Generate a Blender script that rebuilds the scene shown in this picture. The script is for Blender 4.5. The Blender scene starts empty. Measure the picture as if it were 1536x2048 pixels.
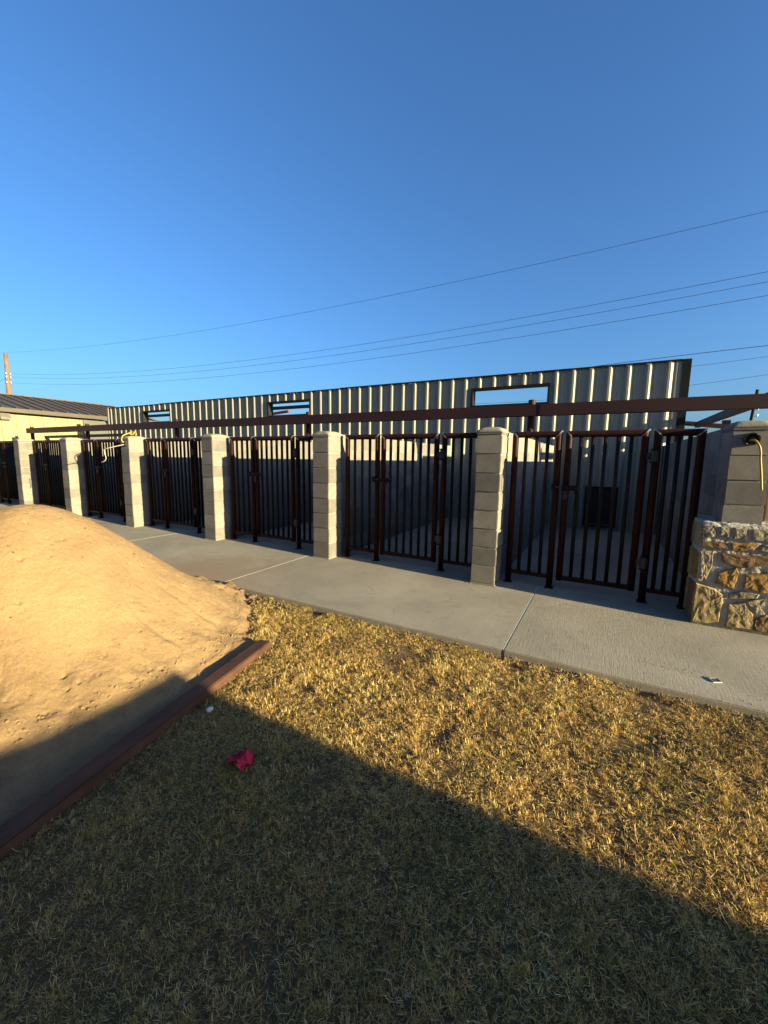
import bpy, bmesh, math, random
import numpy as np
from mathutils import Vector, Matrix
from mathutils import noise as mnoise

R = math.radians
scene = bpy.context.scene
C = scene.collection
random.seed(7)
rng = np.random.default_rng(11)

# ------------------------------------------------------------------ camera
CAM_H = 1.375
F_PX, PITCH, ROLL, YAW = 802.0, R(7.59), R(0.87), R(28.74)
fw = Vector((-math.sin(YAW) * math.cos(PITCH), math.cos(YAW) * math.cos(PITCH), -math.sin(PITCH)))
rt = Vector((math.cos(YAW), math.sin(YAW), 0))
up = rt.cross(fw)
rt2 = rt * math.cos(ROLL) + up * math.sin(ROLL)
up2 = -rt * math.sin(ROLL) + up * math.cos(ROLL)
cam = bpy.data.cameras.new('camera')
cam.sensor_fit = 'HORIZONTAL'
cam.sensor_width = 36.0
cam.lens = F_PX / 1536 * 36
cam.clip_start = 0.05
cam.clip_end = 3000
cam_o = bpy.data.objects.new('camera', cam)
C.objects.link(cam_o)
m = Matrix.Identity(4)
for i in range(3):
    m[i][0], m[i][1], m[i][2] = rt2[i], up2[i], -fw[i]
m.translation = Vector((0, 0, CAM_H))
cam_o.matrix_world = m
scene.camera = cam_o

# ------------------------------------------------------------------ sky, sun, exposure
SUN_EL, SUN_AZ = R(9.7), R(5.0)            # from +X, a little in front of the pillars
sdir = Vector((math.cos(SUN_EL) * math.cos(SUN_AZ), -math.cos(SUN_EL) * math.sin(SUN_AZ), math.sin(SUN_EL)))
w = bpy.data.worlds.new('World')
scene.world = w
w.use_nodes = True
nt = w.node_tree
bg = nt.nodes['Background']
sky = nt.nodes.new('ShaderNodeTexSky')
sky.sky_type = 'NISHITA'
sky.sun_disc = False
sky.sun_elevation = SUN_EL
sky.sun_rotation = math.atan2(sdir.x, sdir.y)
sky.altitude = 0
sky.air_density = 1.0
sky.dust_density = 2.4
sky.ozone_density = 5.6
nt.links.new(sky.outputs[0], bg.inputs[0])
bg.inputs[1].default_value = 0.070
sun = bpy.data.lights.new('sun', 'SUN')
sun.energy = 5.0
sun.angle = R(0.35)
sun.color = (1.0, 0.85, 0.47)
sun_o = bpy.data.objects.new('sun', sun)
C.objects.link(sun_o)
sun_o.rotation_euler = sdir.to_track_quat('Z', 'Y').to_euler()
sun_o.location = (20, -3, 12)
scene.view_settings.view_transform = 'Standard'
scene.view_settings.look = 'None'
scene.view_settings.gamma = 1.0
scene.view_settings.exposure = 2.2
scene.view_settings.use_curve_mapping = False
scene.render.engine = 'CYCLES'
scene.cycles.use_denoising = True
scene.cycles.max_bounces = 6

# ------------------------------------------------------------------ materials
def mat(name, rough=0.85, metal=0.0):
    M = bpy.data.materials.new(name)
    M.use_nodes = True
    n = M.node_tree
    b = n.nodes['Principled BSDF']
    b.inputs['Roughness'].default_value = rough
    b.inputs['Metallic'].default_value = metal
    b.inputs['Specular IOR Level'].default_value = 0.3
    return M, n, b

def noise(n, scale, detail=4, rough=0.55, vec=None, dist=0.0):
    t = n.nodes.new('ShaderNodeTexNoise')
    t.inputs['Scale'].default_value = scale
    t.inputs['Detail'].default_value = detail
    t.inputs['Roughness'].default_value = rough
    t.inputs['Distortion'].default_value = dist
    if vec is not None:
        n.links.new(vec, t.inputs['Vector'])
    return t.outputs['Fac']

def coords(n, scale=(1, 1, 1), world=False, jitter=False):
    if world:
        o = n.nodes.new('ShaderNodeNewGeometry').outputs['Position']
    else:
        o = n.nodes.new('ShaderNodeTexCoord').outputs['Object']
    if jitter:                                   # shared meshes: shift the texture from copy to copy
        oi = n.nodes.new('ShaderNodeObjectInfo')
        a = n.nodes.new('ShaderNodeVectorMath'); a.operation = 'ADD'
        s = n.nodes.new('ShaderNodeVectorMath'); s.operation = 'SCALE'
        s.inputs['Scale'].default_value = 13.0
        n.links.new(oi.outputs['Location'], s.inputs[0])
        n.links.new(o, a.inputs[0]); n.links.new(s.outputs[0], a.inputs[1])
        o = a.outputs[0]
    mp = n.nodes.new('ShaderNodeMapping')
    mp.inputs['Scale'].default_value = scale
    n.links.new(o, mp.inputs['Vector'])
    return mp.outputs['Vector']

def ramp(n, fac, stops):
    r = n.nodes.new('ShaderNodeValToRGB')
    e = r.color_ramp.elements
    while len(e) < len(stops):
        e.new(0.5)
    for k, (p, c) in enumerate(stops):
        e[k].position = p
        e[k].color = (*c, 1)
    n.links.new(fac, r.inputs['Fac'])
    return r.outputs['Color']

def mix(n, fac, a, b, mode='MIX'):
    x = n.nodes.new('ShaderNodeMix')
    x.data_type = 'RGBA'
    x.blend_type = mode
    if isinstance(fac, (int, float)):
        x.inputs[0].default_value = fac
    else:
        n.links.new(fac, x.inputs[0])
    for s, v in ((6, a), (7, b)):
        if isinstance(v, tuple):
            x.inputs[s].default_value = (*v, 1)
        else:
            n.links.new(v, x.inputs[s])
    return x.outputs[2]

def bump(n, b, h, strength, dist):
    u = n.nodes.new('ShaderNodeBump')
    u.inputs['Strength'].default_value = strength
    u.inputs['Distance'].default_value = dist
    n.links.new(h, u.inputs['Height'])
    if b.inputs['Normal'].is_linked:
        n.links.new(b.inputs['Normal'].links[0].from_socket, u.inputs['Normal'])
    n.links.new(u.outputs['Normal'], b.inputs['Normal'])

def set_col(n, b, c):
    n.links.new(c, b.inputs['Base Color'])

def obj_random(n):
    return n.nodes.new('ShaderNodeObjectInfo').outputs['Random']

def simple(name, c1, c2, scale, rough=0.8, metal=0.0, bstr=0.3, bdist=0.002, bscale=None, tint=0.0, world=False, stretch=(1, 1, 1)):
    M, n, b = mat(name, rough, metal)
    v = coords(n, stretch, world, jitter=not world)
    col = ramp(n, noise(n, scale, 6, 0.6, v), ((0.3, c1), (0.7, c2)))
    if tint:
        col = mix(n, tint, col, ramp(n, obj_random(n), ((0.0, (0.35, 0.35, 0.35)), (1.0, (0.72, 0.70, 0.66)))), 'OVERLAY')
    set_col(n, b, col)
    bump(n, b, noise(n, bscale or scale * 3, 4, 0.6, v), bstr, bdist)
    return M

M_block = simple('concrete_block', (0.1160, 0.1056, 0.0963), (0.1599, 0.1465, 0.1347), 9, 0.95, 0, 0.5, 0.0016, 150, tint=0.7)
n = M_block.node_tree                              # sandy aggregate specks in the block faces
_b = n.nodes['Principled BSDF']
_c = _b.inputs['Base Color'].links[0].from_socket
set_col(n, _b, mix(n, 0.75, _c, ramp(n, noise(n, 210, 3, 0.8, coords(n, (1, 1, 1), False, True)), ((0.36, (0.30, 0.30, 0.30)), (0.64, (0.68, 0.68, 0.68)))), 'OVERLAY'))
M_mortar = simple('mortar', (0.1558, 0.1435, 0.1133), (0.2030, 0.1869, 0.1492), 20, 0.95, 0, 0.8, 0.004, 60)
M_grout = simple('stone_mortar', (0.2884, 0.2622, 0.2164), (0.4064, 0.3736, 0.3146), 14, 0.95, 0, 1.0, 0.010, 35)
M_steel = simple('rusty_pipe_steel', (0.0124, 0.0039, 0.0025), (0.0338, 0.0096, 0.0053), 14, 0.55, 0.0, 0.3, 0.001, 80)
M_steel.node_tree.nodes['Principled BSDF'].inputs['Specular IOR Level'].default_value = 0.12
M_bar = simple('dark_bar_steel', (0.0064, 0.0044, 0.0036), (0.0128, 0.0080, 0.0056), 14, 0.5, 0.0, 0.3, 0.001, 80)
M_bar.node_tree.nodes['Principled BSDF'].inputs['Specular IOR Level'].default_value = 0.15
M_weld = simple('ground_weld', (0.2250, 0.2150, 0.2000), (0.3100, 0.3000, 0.2800), 60, 0.35, 0.6)
M_hinge = simple('hinge_steel', (0.025, 0.023, 0.021), (0.075, 0.068, 0.062), 60, 0.45, 0.4)
M_beam = simple('red_oxide_beam', (0.0179, 0.0049, 0.0049), (0.0284, 0.0076, 0.0074), 6, 0.6, 0.0, 0.3, 0.001, 60, stretch=(0.15, 1, 1))
M_panel = simple('stone_coloured_sheet', (0.2115, 0.1944, 0.1483), (0.2521, 0.2299, 0.1774), 1.5, 0.55, 0.0, 0.15, 0.002, 6)
M_trim = simple('dark_trim', (0.01, 0.01, 0.01), (0.018, 0.017, 0.016), 6, 0.5)
M_trim.node_tree.nodes['Principled BSDF'].inputs['Specular IOR Level'].default_value = 0.08
M_redsteel = simple('red_primer_steel', (0.1, 0.022, 0.016), (0.14, 0.034, 0.024), 6, 0.6)
M_yellow = simple('cream_sheet_wall', (0.1680, 0.1488, 0.0784), (0.1920, 0.1704, 0.0912), 1.2, 0.6, 0.0, 0.1, 0.002, 5)
M_roof = simple('brown_roof_sheet', (0.0416, 0.0328, 0.0248), (0.0576, 0.0464, 0.0352), 2, 0.55)
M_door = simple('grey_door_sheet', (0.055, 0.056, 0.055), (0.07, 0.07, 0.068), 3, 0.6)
M_black = simple('black_plastic', (0.012, 0.012, 0.013), (0.02, 0.02, 0.021), 20, 0.4)
M_cable = simple('yellow_cable', (0.2720, 0.1904, 0.0272), (0.3264, 0.2312, 0.0408), 30, 0.5)
M_tancable = simple('tan_cable', (0.2720, 0.2320, 0.1520), (0.3200, 0.2800, 0.1920), 30, 0.5)
M_cloth = simple('magenta_cloth', (0.3150, 0.0105, 0.0302), (0.4200, 0.0189, 0.0469), 30, 0.9, 0, 0.5, 0.002, 200)
M_pole = simple('weathered_pole', (0.1040, 0.0640, 0.0400), (0.1600, 0.1000, 0.0640), 3, 0.9, 0, 0.5, 0.01, 8)
M_wire = simple('wire', (0.03, 0.03, 0.03), (0.05, 0.05, 0.05), 3, 0.6)
M_white = simple('white_stone', (0.4200, 0.4060, 0.3710), (0.5040, 0.4900, 0.4620), 30, 0.8)
M_galv = simple('galvanised', (0.45, 0.46, 0.47), (0.58, 0.58, 0.58), 40, 0.4, 0.5)
M_lamp = simple('lamp_housing', (0.07, 0.066, 0.06), (0.1, 0.095, 0.085), 10, 0.5)
M_unseen_wall = simple('unseen_wall', (0.1500, 0.1380, 0.1140), (0.1680, 0.1560, 0.1290), 2, 0.8)  # walls of the out-of-view shed and the added sky-blocking building

# concrete slabs: trowelled surface with broom lines, stains
def concrete(name, broom):
    M, n, b = mat(name, 0.9)
    v = coords(n, (1, 1, 1), True)
    big = ramp(n, noise(n, 0.9, 5, 0.6, v, 0.6), ((0.25, (0.168, 0.149, 0.121)), (0.75, (0.305, 0.270, 0.219))))
    small = ramp(n, noise(n, 45, 5, 0.7, v), ((0.3, (0.42, 0.42, 0.42)), (0.7, (0.56, 0.56, 0.56))))
    c = mix(n, 0.6, big, small, 'OVERLAY')
    spots = ramp(n, noise(n, 6.5, 6, 0.65, v, 1.0), ((0.54, (0, 0, 0)), (0.74, (1, 1, 1))))
    c = mix(n, mix(n, 0.7, (0, 0, 0), spots, 'MIX'), c, (0.156, 0.135, 0.105))
    if broom:                                   # sand trodden and blown off the heap
        dn = n.nodes.new('ShaderNodeVectorMath'); dn.operation = 'DISTANCE'
        n.links.new(v, dn.inputs[0]); dn.inputs[1].default_value = (-4.1, 2.75, 0)
        ad = n.nodes.new('ShaderNodeMath'); ad.operation = 'MULTIPLY_ADD'
        n.links.new(noise(n, 5, 7, 0.7, v, 0.6), ad.inputs[0]); ad.inputs[1].default_value = 2.4
        n.links.new(dn.outputs['Value'], ad.inputs[2])
        sm_ = ramp(n, ad.outputs[0], ((0.0, (1, 1, 1)), (1.0, (0, 0, 0))))
        rmp = sm_.node.color_ramp
        mr = n.nodes.new('ShaderNodeMapRange')
        mr.inputs['From Min'].default_value = 1.5; mr.inputs['From Max'].default_value = 2.6
        mr.inputs['To Min'].default_value = 0.75; mr.inputs['To Max'].default_value = 0.0
        n.links.new(ad.outputs[0], mr.inputs['Value'])
        n.nodes.remove(sm_.node)
        c = mix(n, mr.outputs[0], c, (0.225, 0.155, 0.092))
    set_col(n, b, c)
    bump(n, b, noise(n, 22, 6, 0.65, v), 0.3, 0.003)
    bump(n, b, noise(n, 160, 3, 0.6, v), 0.35, 0.0015)
    if broom:
        vb = coords(n, (1.0, 0.07, 1.0), True)
        bump(n, b, noise(n, 95, 3, 0.6, vb, 1.4), 0.5, 0.003)
    return M
M_slab = concrete('broomed_concrete', True)
M_floor = concrete('kennel_concrete', False)

# sand
M_sand, n, b = mat('yellow_sand', 0.95)
v = coords(n, (1, 1, 1), True)
c1 = ramp(n, noise(n, 2.2, 6, 0.6, v, 0.5), ((0.3, (0.205, 0.131, 0.066)), (0.7, (0.282, 0.183, 0.093))))
c2 = ramp(n, noise(n, 60, 6, 0.75, v), ((0.28, (0.36, 0.36, 0.36)), (0.72, (0.60, 0.60, 0.60))))
c1 = mix(n, 0.5, c1, c2, 'OVERLAY')
c3 = ramp(n, noise(n, 230, 4, 0.8, v), ((0.34, (0.30, 0.30, 0.30)), (0.62, (0.62, 0.62, 0.62))))
c1 = mix(n, 0.7, c1, c3, 'OVERLAY')
set_col(n, b, c1)
bump(n, b, noise(n, 60, 9, 0.78, v, 0.5), 0.9, 0.012)
bump(n, b, noise(n, 260, 4, 0.75, v), 0.7, 0.003)

# soil under and beyond the lawn
M_soil, n, b = mat('dry_lawn_soil', 1.0)
v = coords(n, (1, 1, 1), True)
c1 = ramp(n, noise(n, 0.7, 6, 0.65, v, 0.4), ((0.3, (0.075, 0.047, 0.019)), (0.7, (0.140, 0.090, 0.037))))
c2 = ramp(n, noise(n, 90, 5, 0.75, v), ((0.25, (0.20, 0.20, 0.20)), (0.75, (0.68, 0.68, 0.68))))
set_col(n, b, mix(n, 0.8, c1, c2, 'OVERLAY'))
bump(n, b, noise(n, 60, 6, 0.7, v), 0.8, 0.015)

M_joint = simple('joint_filler', (0.3360, 0.3120, 0.2560), (0.4160, 0.3920, 0.3360), 40, 0.9)
M_clod = simple('brown_earth', (0.0600, 0.0384, 0.0224), (0.1280, 0.0840, 0.0496), 25, 1.0, 0, 0.8, 0.006, 60)

# grass blades: colour per blade from the mesh
M_grass, n, b = mat('dry_grass', 0.7)
at = n.nodes.new('ShaderNodeAttribute')
at.attribute_name = 'blade_colour'
n.links.new(at.outputs['Color'], b.inputs['Base Color'])
tr = n.nodes.new('ShaderNodeBsdfTranslucent')
n.links.new(at.outputs['Color'], tr.inputs['Color'])
ms = n.nodes.new('ShaderNodeMixShader')
ms.inputs[0].default_value = 0.22
n.links.new(b.outputs[0], ms.inputs[1])
n.links.new(tr.outputs[0], ms.inputs[2])
n.links.new(ms.outputs[0], n.nodes['Material Output'].inputs['Surface'])

def stone_mat(name, a, c, d):
    M, n, b = mat(name, 0.9)
    v = coords(n, (1, 1, 1), False, True)
    k = ramp(n, noise(n, 9, 8, 0.7, v, 0.8), ((0.28, a), (0.5, c), (0.75, d)))
    set_col(n, b, k)
    bump(n, b, noise(n, 28, 8, 0.7, v), 0.9, 0.007)
    bump(n, b, noise(n, 120, 4, 0.7, v), 0.5, 0.003)
    return M
ST = {'ochre': stone_mat('ochre_sandstone', (0.098, 0.049, 0.015), (0.245, 0.136, 0.038), (0.306, 0.208, 0.082)),
      'tan': stone_mat('tan_sandstone', (0.172, 0.116, 0.056), (0.257, 0.185, 0.087), (0.306, 0.231, 0.122)),
      'brown': stone_mat('brown_sandstone', (0.061, 0.035, 0.018), (0.134, 0.081, 0.041), (0.220, 0.145, 0.071)),
      'pale': stone_mat('pale_stone', (0.165, 0.133, 0.087), (0.257, 0.214, 0.143), (0.318, 0.266, 0.184)),
      'grey': stone_mat('grey_rubble', (0.080, 0.064, 0.043), (0.184, 0.156, 0.107), (0.281, 0.243, 0.173))}

# ------------------------------------------------------------------ mesh helpers
class MB:
    def __init__(s):
        s.v, s.f = [], []
    def add(s, vs, fs):
        o = len(s.v)
        s.v += [tuple(x) for x in vs]
        s.f += [tuple(i + o for i in f) for f in fs]
        return s
    def box(s, x0, x1, y0, y1, z0, z1):
        return s.add([(x0, y0, z0), (x1, y0, z0), (x1, y1, z0), (x0, y1, z0), (x0, y0, z1), (x1, y0, z1), (x1, y1, z1), (x0, y1, z1)],
                     [(3, 2, 1, 0), (4, 5, 6, 7), (0, 1, 5, 4), (1, 2, 6, 5), (2, 3, 7, 6), (3, 0, 4, 7)])
    def tube(s, pts, r, n=10, cap=True):
        pts = [Vector(p) for p in pts]
        rings = []
        for i, p in enumerate(pts):
            d = (pts[min(i + 1, len(pts) - 1)] - pts[max(i - 1, 0)]).normalized()
            a = d.cross(Vector((0, 0, 1)))
            if a.length < 1e-3:
                a = d.cross(Vector((0, 1, 0)))
            a.normalize()
            bb = d.cross(a)
            rr = r[i] if isinstance(r, (list, tuple)) else r
            rings.append([p + (a * math.cos(t) + bb * math.sin(t)) * rr for t in [2 * math.pi * k / n for k in range(n)]])
        vs = [q for ring in rings for q in ring]
        fs = [(i * n + k, i * n + (k + 1) % n, (i + 1) * n + (k + 1) % n, (i + 1) * n + k) for i in range(len(pts) - 1) for k in range(n)]
        if cap:
            fs += [tuple(range(n))[::-1], tuple((len(pts) - 1) * n + k for k in range(n))]
        return s.add(vs, fs)
    def bar(s, p, q, wd, ht):
        p, q = Vector(p), Vector(q)
        d = (q - p).normalized()
        a = d.cross(Vector((0, 0, 1)))
        if a.length < 1e-3:
            a = Vector((1, 0, 0))
        a.normalize()
        u = a.cross(d)
        vs = [e + a * (sx * wd / 2) + u * (sz * ht / 2) for e in (p, q) for sx, sz in ((-1, -1), (1, -1), (1, 1), (-1, 1))]
        return s.add(vs, [(0, 1, 2, 3), (7, 6, 5, 4), (0, 4, 5, 1), (1, 5, 6, 2), (2, 6, 7, 3), (3, 7, 4, 0)])
    def mesh(s, name, M, smooth=False, bevel=0.0, seg=1):
        me = bpy.data.meshes.new(name)
        me.from_pydata(s.v, [], s.f)
        bm = bmesh.new(); bm.from_mesh(me)
        bmesh.ops.recalc_face_normals(bm, faces=bm.faces)
        if bevel:
            bmesh.ops.bevel(bm, geom=list(bm.edges), offset=bevel, segments=seg, affect='EDGES')
        bm.to_mesh(me); bm.free()
        me.materials.append(M)
        if smooth:
            me.shade_smooth()
        return me
    def build(s, name, M, parent=None, **k):
        return link(name, s.mesh(name, M, **k), parent)

def link(name, me, parent=None, loc=None):
    o = bpy.data.objects.new(name, me)
    C.objects.link(o)
    if parent:
        o.parent = parent
    if loc:
        o.location = loc
    return o

def tag(o, label, cat, group=None):
    o['label'] = label; o['category'] = cat
    if group:
        o['group'] = group
    return o

def thing(name, loc, label, cat, group=None):
    o = link(name, None, None, loc)
    o.empty_display_size = 0.2
    return tag(o, label, cat, group)

def struct(o):
    o['kind'] = 'structure'
    return o

def copy_tree(o, parent=None):
    c = o.copy(); C.objects.link(c); c.parent = parent
    for ch in o.children:
        copy_tree(ch, c)
    return c

def vnoise(x, y, cell, seed):
    """smooth value noise on arrays, -1..1"""
    r = np.random.default_rng(seed)
    T = r.uniform(-1, 1, (256, 256))
    fx, fy = x / cell, y / cell
    ix, iy = np.floor(fx).astype(int), np.floor(fy).astype(int)
    tx, ty = fx - ix, fy - iy
    tx, ty = tx * tx * (3 - 2 * tx), ty * ty * (3 - 2 * ty)
    g = lambda a, b_: T[a % 256, b_ % 256]
    return (g(ix, iy) * (1 - tx) + g(ix + 1, iy) * tx) * (1 - ty) + (g(ix, iy + 1) * (1 - tx) + g(ix + 1, iy + 1) * tx) * ty

def np_mesh(name, co, quads, M, smooth=True):
    me = bpy.data.meshes.new(name)
    me.vertices.add(len(co))
    me.vertices.foreach_set('co', co.astype(np.float32).ravel())
    nf, k = quads.shape
    me.loops.add(nf * k)
    me.loops.foreach_set('vertex_index', quads.astype(np.int32).ravel())
    me.polygons.add(nf)
    me.polygons.foreach_set('loop_start', np.arange(0, nf * k, k, dtype=np.int32))
    me.polygons.foreach_set('loop_total', np.full(nf, k, dtype=np.int32))
    me.polygons.foreach_set('use_smooth', np.full(nf, smooth))
    me.update(calc_edges=True)
    me.materials.append(M)
    return me

# ------------------------------------------------------------------ ground, sidewalk, floor
GZ = -0.042                                    # soil level; sidewalk top is 0
def ground_z(x, y):
    return GZ + 0.012 * vnoise(x, y, 0.5, 3) + 0.006 * vnoise(x, y, 0.13, 4)
xs = np.concatenate([[-900, -300, -90, -40, -20, -10], np.arange(-7, 6.01, 0.08), [10, 20, 40, 90, 300, 900]])
ys = np.concatenate([[-900, -300, -90, -40, -20, -10], np.arange(-4, 4.01, 0.08), [6, 12, 20, 40, 90, 300, 900]])
gx, gy = np.meshgrid(xs, ys, indexing='ij')
near = (gx > -7.05) & (gx < 6.05) & (gy > -4.05) & (gy < 2.8)
gz = np.where(near, ground_z(gx, gy), GZ - 0.02)
nx_, ny_ = gx.shape
idx = np.arange(nx_ * ny_).reshape(nx_, ny_)
q = np.stack([idx[:-1, :-1], idx[1:, :-1], idx[1:, 1:], idx[:-1, 1:]], -1).reshape(-1, 4)
struct(link('ground', np_mesh('ground', np.stack([gx, gy, gz], -1).reshape(-1, 3), q, M_soil)))

KERB, WALK_BACK, WALL_Y = 2.86, 4.66, 9.2
walk = MB().box(-24, 11, KERB + 0.02, WALK_BACK - 0.01, -0.30, -0.022).build('sidewalk', M_grout)
struct(walk)
JX = [-0.56 - 3.02 * k for k in range(8)][::-1] + [2.46, 5.48, 8.5]
JX = [-24.6] + JX
for a, c in zip(JX[:-1], JX[1:]):
    MB().box(a + 0.007, c - 0.007, KERB, WALK_BACK, -0.14, 0.0).build('slab', M_slab, walk, bevel=0.006, seg=2)
for x in JX[1:-1]:                             # pale compressible filler in the joints
    MB().box(x - 0.0085, x + 0.0085, KERB + 0.012, WALK_BACK - 0.03, -0.05, -0.0015).build('joint_filler', M_joint, walk, bevel=0.002)
floor_o = MB().box(-22, 11, WALK_BACK + 0.002, WALL_Y + 0.3, -0.3, -0.004).build('kennel_floor', M_floor)
struct(floor_o)

M_dust = simple('mortar_dust', (0.2480, 0.2280, 0.1880), (0.3200, 0.2960, 0.2480), 40, 1.0)

# ------------------------------------------------------------------ pillars
PW, PD, PY = 0.266, 0.341, 4.32
PR = [-0.977, -3.214, -5.492, -7.797, -10.129, -12.448, -14.77]      # right edge of each pillar
CH = 0.2035                                                          # one course
ord_ = ['first', 'second', 'third', 'fourth', 'fifth', 'sixth', 'seventh']

block_me = MB().box(-PW / 2, PW / 2, 0, PD, 0.0055, CH - 0.0055).mesh('block', M_block, bevel=0.006, seg=2)
core_me = {}
def cap_mesh(seed):
    r = random.Random(seed)
    mb = MB()
    N = 14
    vs, fs = [], []
    for i in range(N + 1):
        for j in range(N + 1):
            u, v_ = i / N * 2 - 1, j / N * 2 - 1
            e = (1 - abs(u) ** 3.5) * (1 - abs(v_) ** 3.5)
            z = 0.046 * max(e, 0) ** 0.55 + r.uniform(-0.002, 0.002)
            vs.append((u * (PW / 2 + 0.004), PD / 2 + v_ * (PD / 2 + 0.004), z))
    for i in range(N):
        for j in range(N):
            a = i * (N + 1) + j
            fs.append((a, a + N + 1, a + N + 2, a + 1))
    mb.add(vs, fs)
    # skirt
    ring = [i * (N + 1) for i in range(N + 1)] + [N * (N + 1) + j for j in range(1, N + 1)] + [i * (N + 1) + N for i in range(N - 1, -1, -1)] + [j for j in range(N - 1, 0, -1)]
    o = len(mb.v)
    mb.v += [(mb.v[k][0], mb.v[k][1], -0.012) for k in ring]
    L = len(ring)
    mb.f += [(ring[k], o + k, o + (k + 1) % L, ring[(k + 1) % L]) for k in range(L)]
    return mb

def pillar(root, z0, courses, seed):
    r = random.Random(seed)
    if (courses, z0) not in core_me:
        core_me[(courses, z0)] = MB().box(-PW / 2 + 0.006, PW / 2 - 0.006, 0.006, PD - 0.006, z0 + 0.001, z0 + courses * CH + 0.03).mesh('mortar', M_mortar)
    link('mortar', core_me[(courses, z0)], root)
    for k in range(courses):
        o = link('block', block_me, root, (r.uniform(-0.0028, 0.0028), r.uniform(-0.0028, 0.0028), z0 + k * CH))
        o.rotation_euler.z = R(r.uniform(-0.8, 0.8))
    zt = z0 + courses * CH
    MB().box(-PW / 2 - 0.001, PW / 2 + 0.001, -0.001, PD + 0.001, zt + 0.004, zt + 0.042).build('cap_block', M_block, root, bevel=0.005, seg=2)
    c = cap_mesh(seed).build('cap', M_mortar, root, smooth=True)
    c.location.z = zt + 0.044

for k, xr in enumerate(PR):
    lab = 'grey concrete block pillar with rounded mortar cap, %s plain one counted from the stone-based pillar' % ord_[k]
    root = thing('block_pillar', (xr - PW / 2, PY, 0), lab, 'pillar', 'block pillars along the kennel fronts')
    pillar(root, 0.012, 8, 100 + k)
    # smear of mortar at the foot
    MB().box(-PW / 2 - 0.006, PW / 2 + 0.006, -0.006, PD + 0.004, 0.0, 0.014).build('mortar_bed', M_mortar, root, bevel=0.004)

# stone-based pillar on the right
P1X = 1.020
root = thing('stone_based_pillar', (P1X, PY, 0), 'grey block pillar standing on a rubble stone base beside the sidewalk', 'pillar')
pillar(root, 0.828, 4, 55)
SY, SX0, SX1, SYB = 4.2, 0.742, 1.30, 4.80
def rough_box(x0, x1, y0, y1, z0, z1, cell, amp, seed):
    """closed box with a wavering surface"""
    bm = bmesh.new()
    bmesh.ops.create_cube(bm, size=1)
    for vv in bm.verts:
        vv.co = Vector((x0 + (vv.co.x + .5) * (x1 - x0), y0 + (vv.co.y + .5) * (y1 - y0), z0 + (vv.co.z + .5) * (z1 - z0)))
    bmesh.ops.subdivide_edges(bm, edges=list(bm.edges), cuts=int(0.9 / cell), use_grid_fill=True)
    r = random.Random(seed)
    bm.normal_update()
    for vv in bm.verts:
        d = amp * r.uniform(-1, 1)
        if vv.co.z > z0 + 0.001:
            vv.co += vv.normal * d
    return bm
bm = rough_box(SX0 + 0.010, SX1 - 0.010, SY + 0.011, SYB, 0.0, 0.884, 0.035, 0.007, 5)
me = bpy.data.meshes.new('stone_mortar'); bm.to_mesh(me); bm.free()
me.materials.append(M_grout); me.shade_smooth()
o = link('mortar_body', me, root); o.location = (-P1X, -PY, 0)

def stone(poly, plane, kind, seed, proud=0.024):
    """one stone from its outline; plane 'front' (x,z) or 'left' (y,z)"""
    r = random.Random(seed)
    n0 = len(poly)
    pts = []
    for i in range(n0):                                            # add a wobbling midpoint on every edge
        a, c = Vector(poly[i]), Vector(poly[(i + 1) % n0])
        pts.append(a)
        L = (c - a).length
        nrm = Vector((-(c - a).y, (c - a).x)).normalized()
        pts.append((a + c) / 2 + nrm * r.uniform(-0.05, 0.05) * L)
    cen = sum(pts, Vector((0, 0))) / len(pts)
    N = len(pts)
    rings = []
    for sc, d in ((1.03, -0.02), (1.02, proud * 0.7), (0.95, proud * 0.97), (0.5, proud)):
        rings.append([(cen + (p - cen) * sc * r.uniform(0.985, 1.0), d + (r.uniform(-0.0015, 0.0015) if d > 0 else 0)) for p in pts])
    vs = [x for ring in rings for x in ring] + [(cen, proud)]
    def P(x):
        p, d = x
        if plane == 'front':
            return (p.x - P1X, SY + 0.018 - d - PY, p.y)
        return (SX0 + 0.018 - d - P1X, p.x - PY, p.y)
    fs = [(i * N + k, i * N + (k + 1) % N, (i + 1) * N + (k + 1) % N, (i + 1) * N + k) for i in range(3) for k in range(N)]
    fs += [(3 * N + k, 3 * N + (k + 1) % N, 4 * N) for k in range(N)]
    bm = bmesh.new()
    bv = [bm.verts.new(P(x)) for x in vs]
    for f in fs:
        bm.faces.new([bv[k] for k in f])
    bmesh.ops.recalc_face_normals(bm, faces=bm.faces)
    bmesh.ops.subdivide_edges(bm, edges=list(bm.edges), cuts=2, use_grid_fill=True)
    bm.normal_update()
    for vv in bm.verts:
        d = mnoise.noise(vv.co * 22 + Vector((seed, 0, 0))) * 0.004 + mnoise.noise(vv.co * 70 + Vector((0, seed, 0))) * 0.002
        vv.co += vv.normal * d
    me = bpy.data.meshes.new('stone')
    bm.to_mesh(me); bm.free()
    me.materials.append(ST[kind])
    link('stone', me, root)

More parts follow.
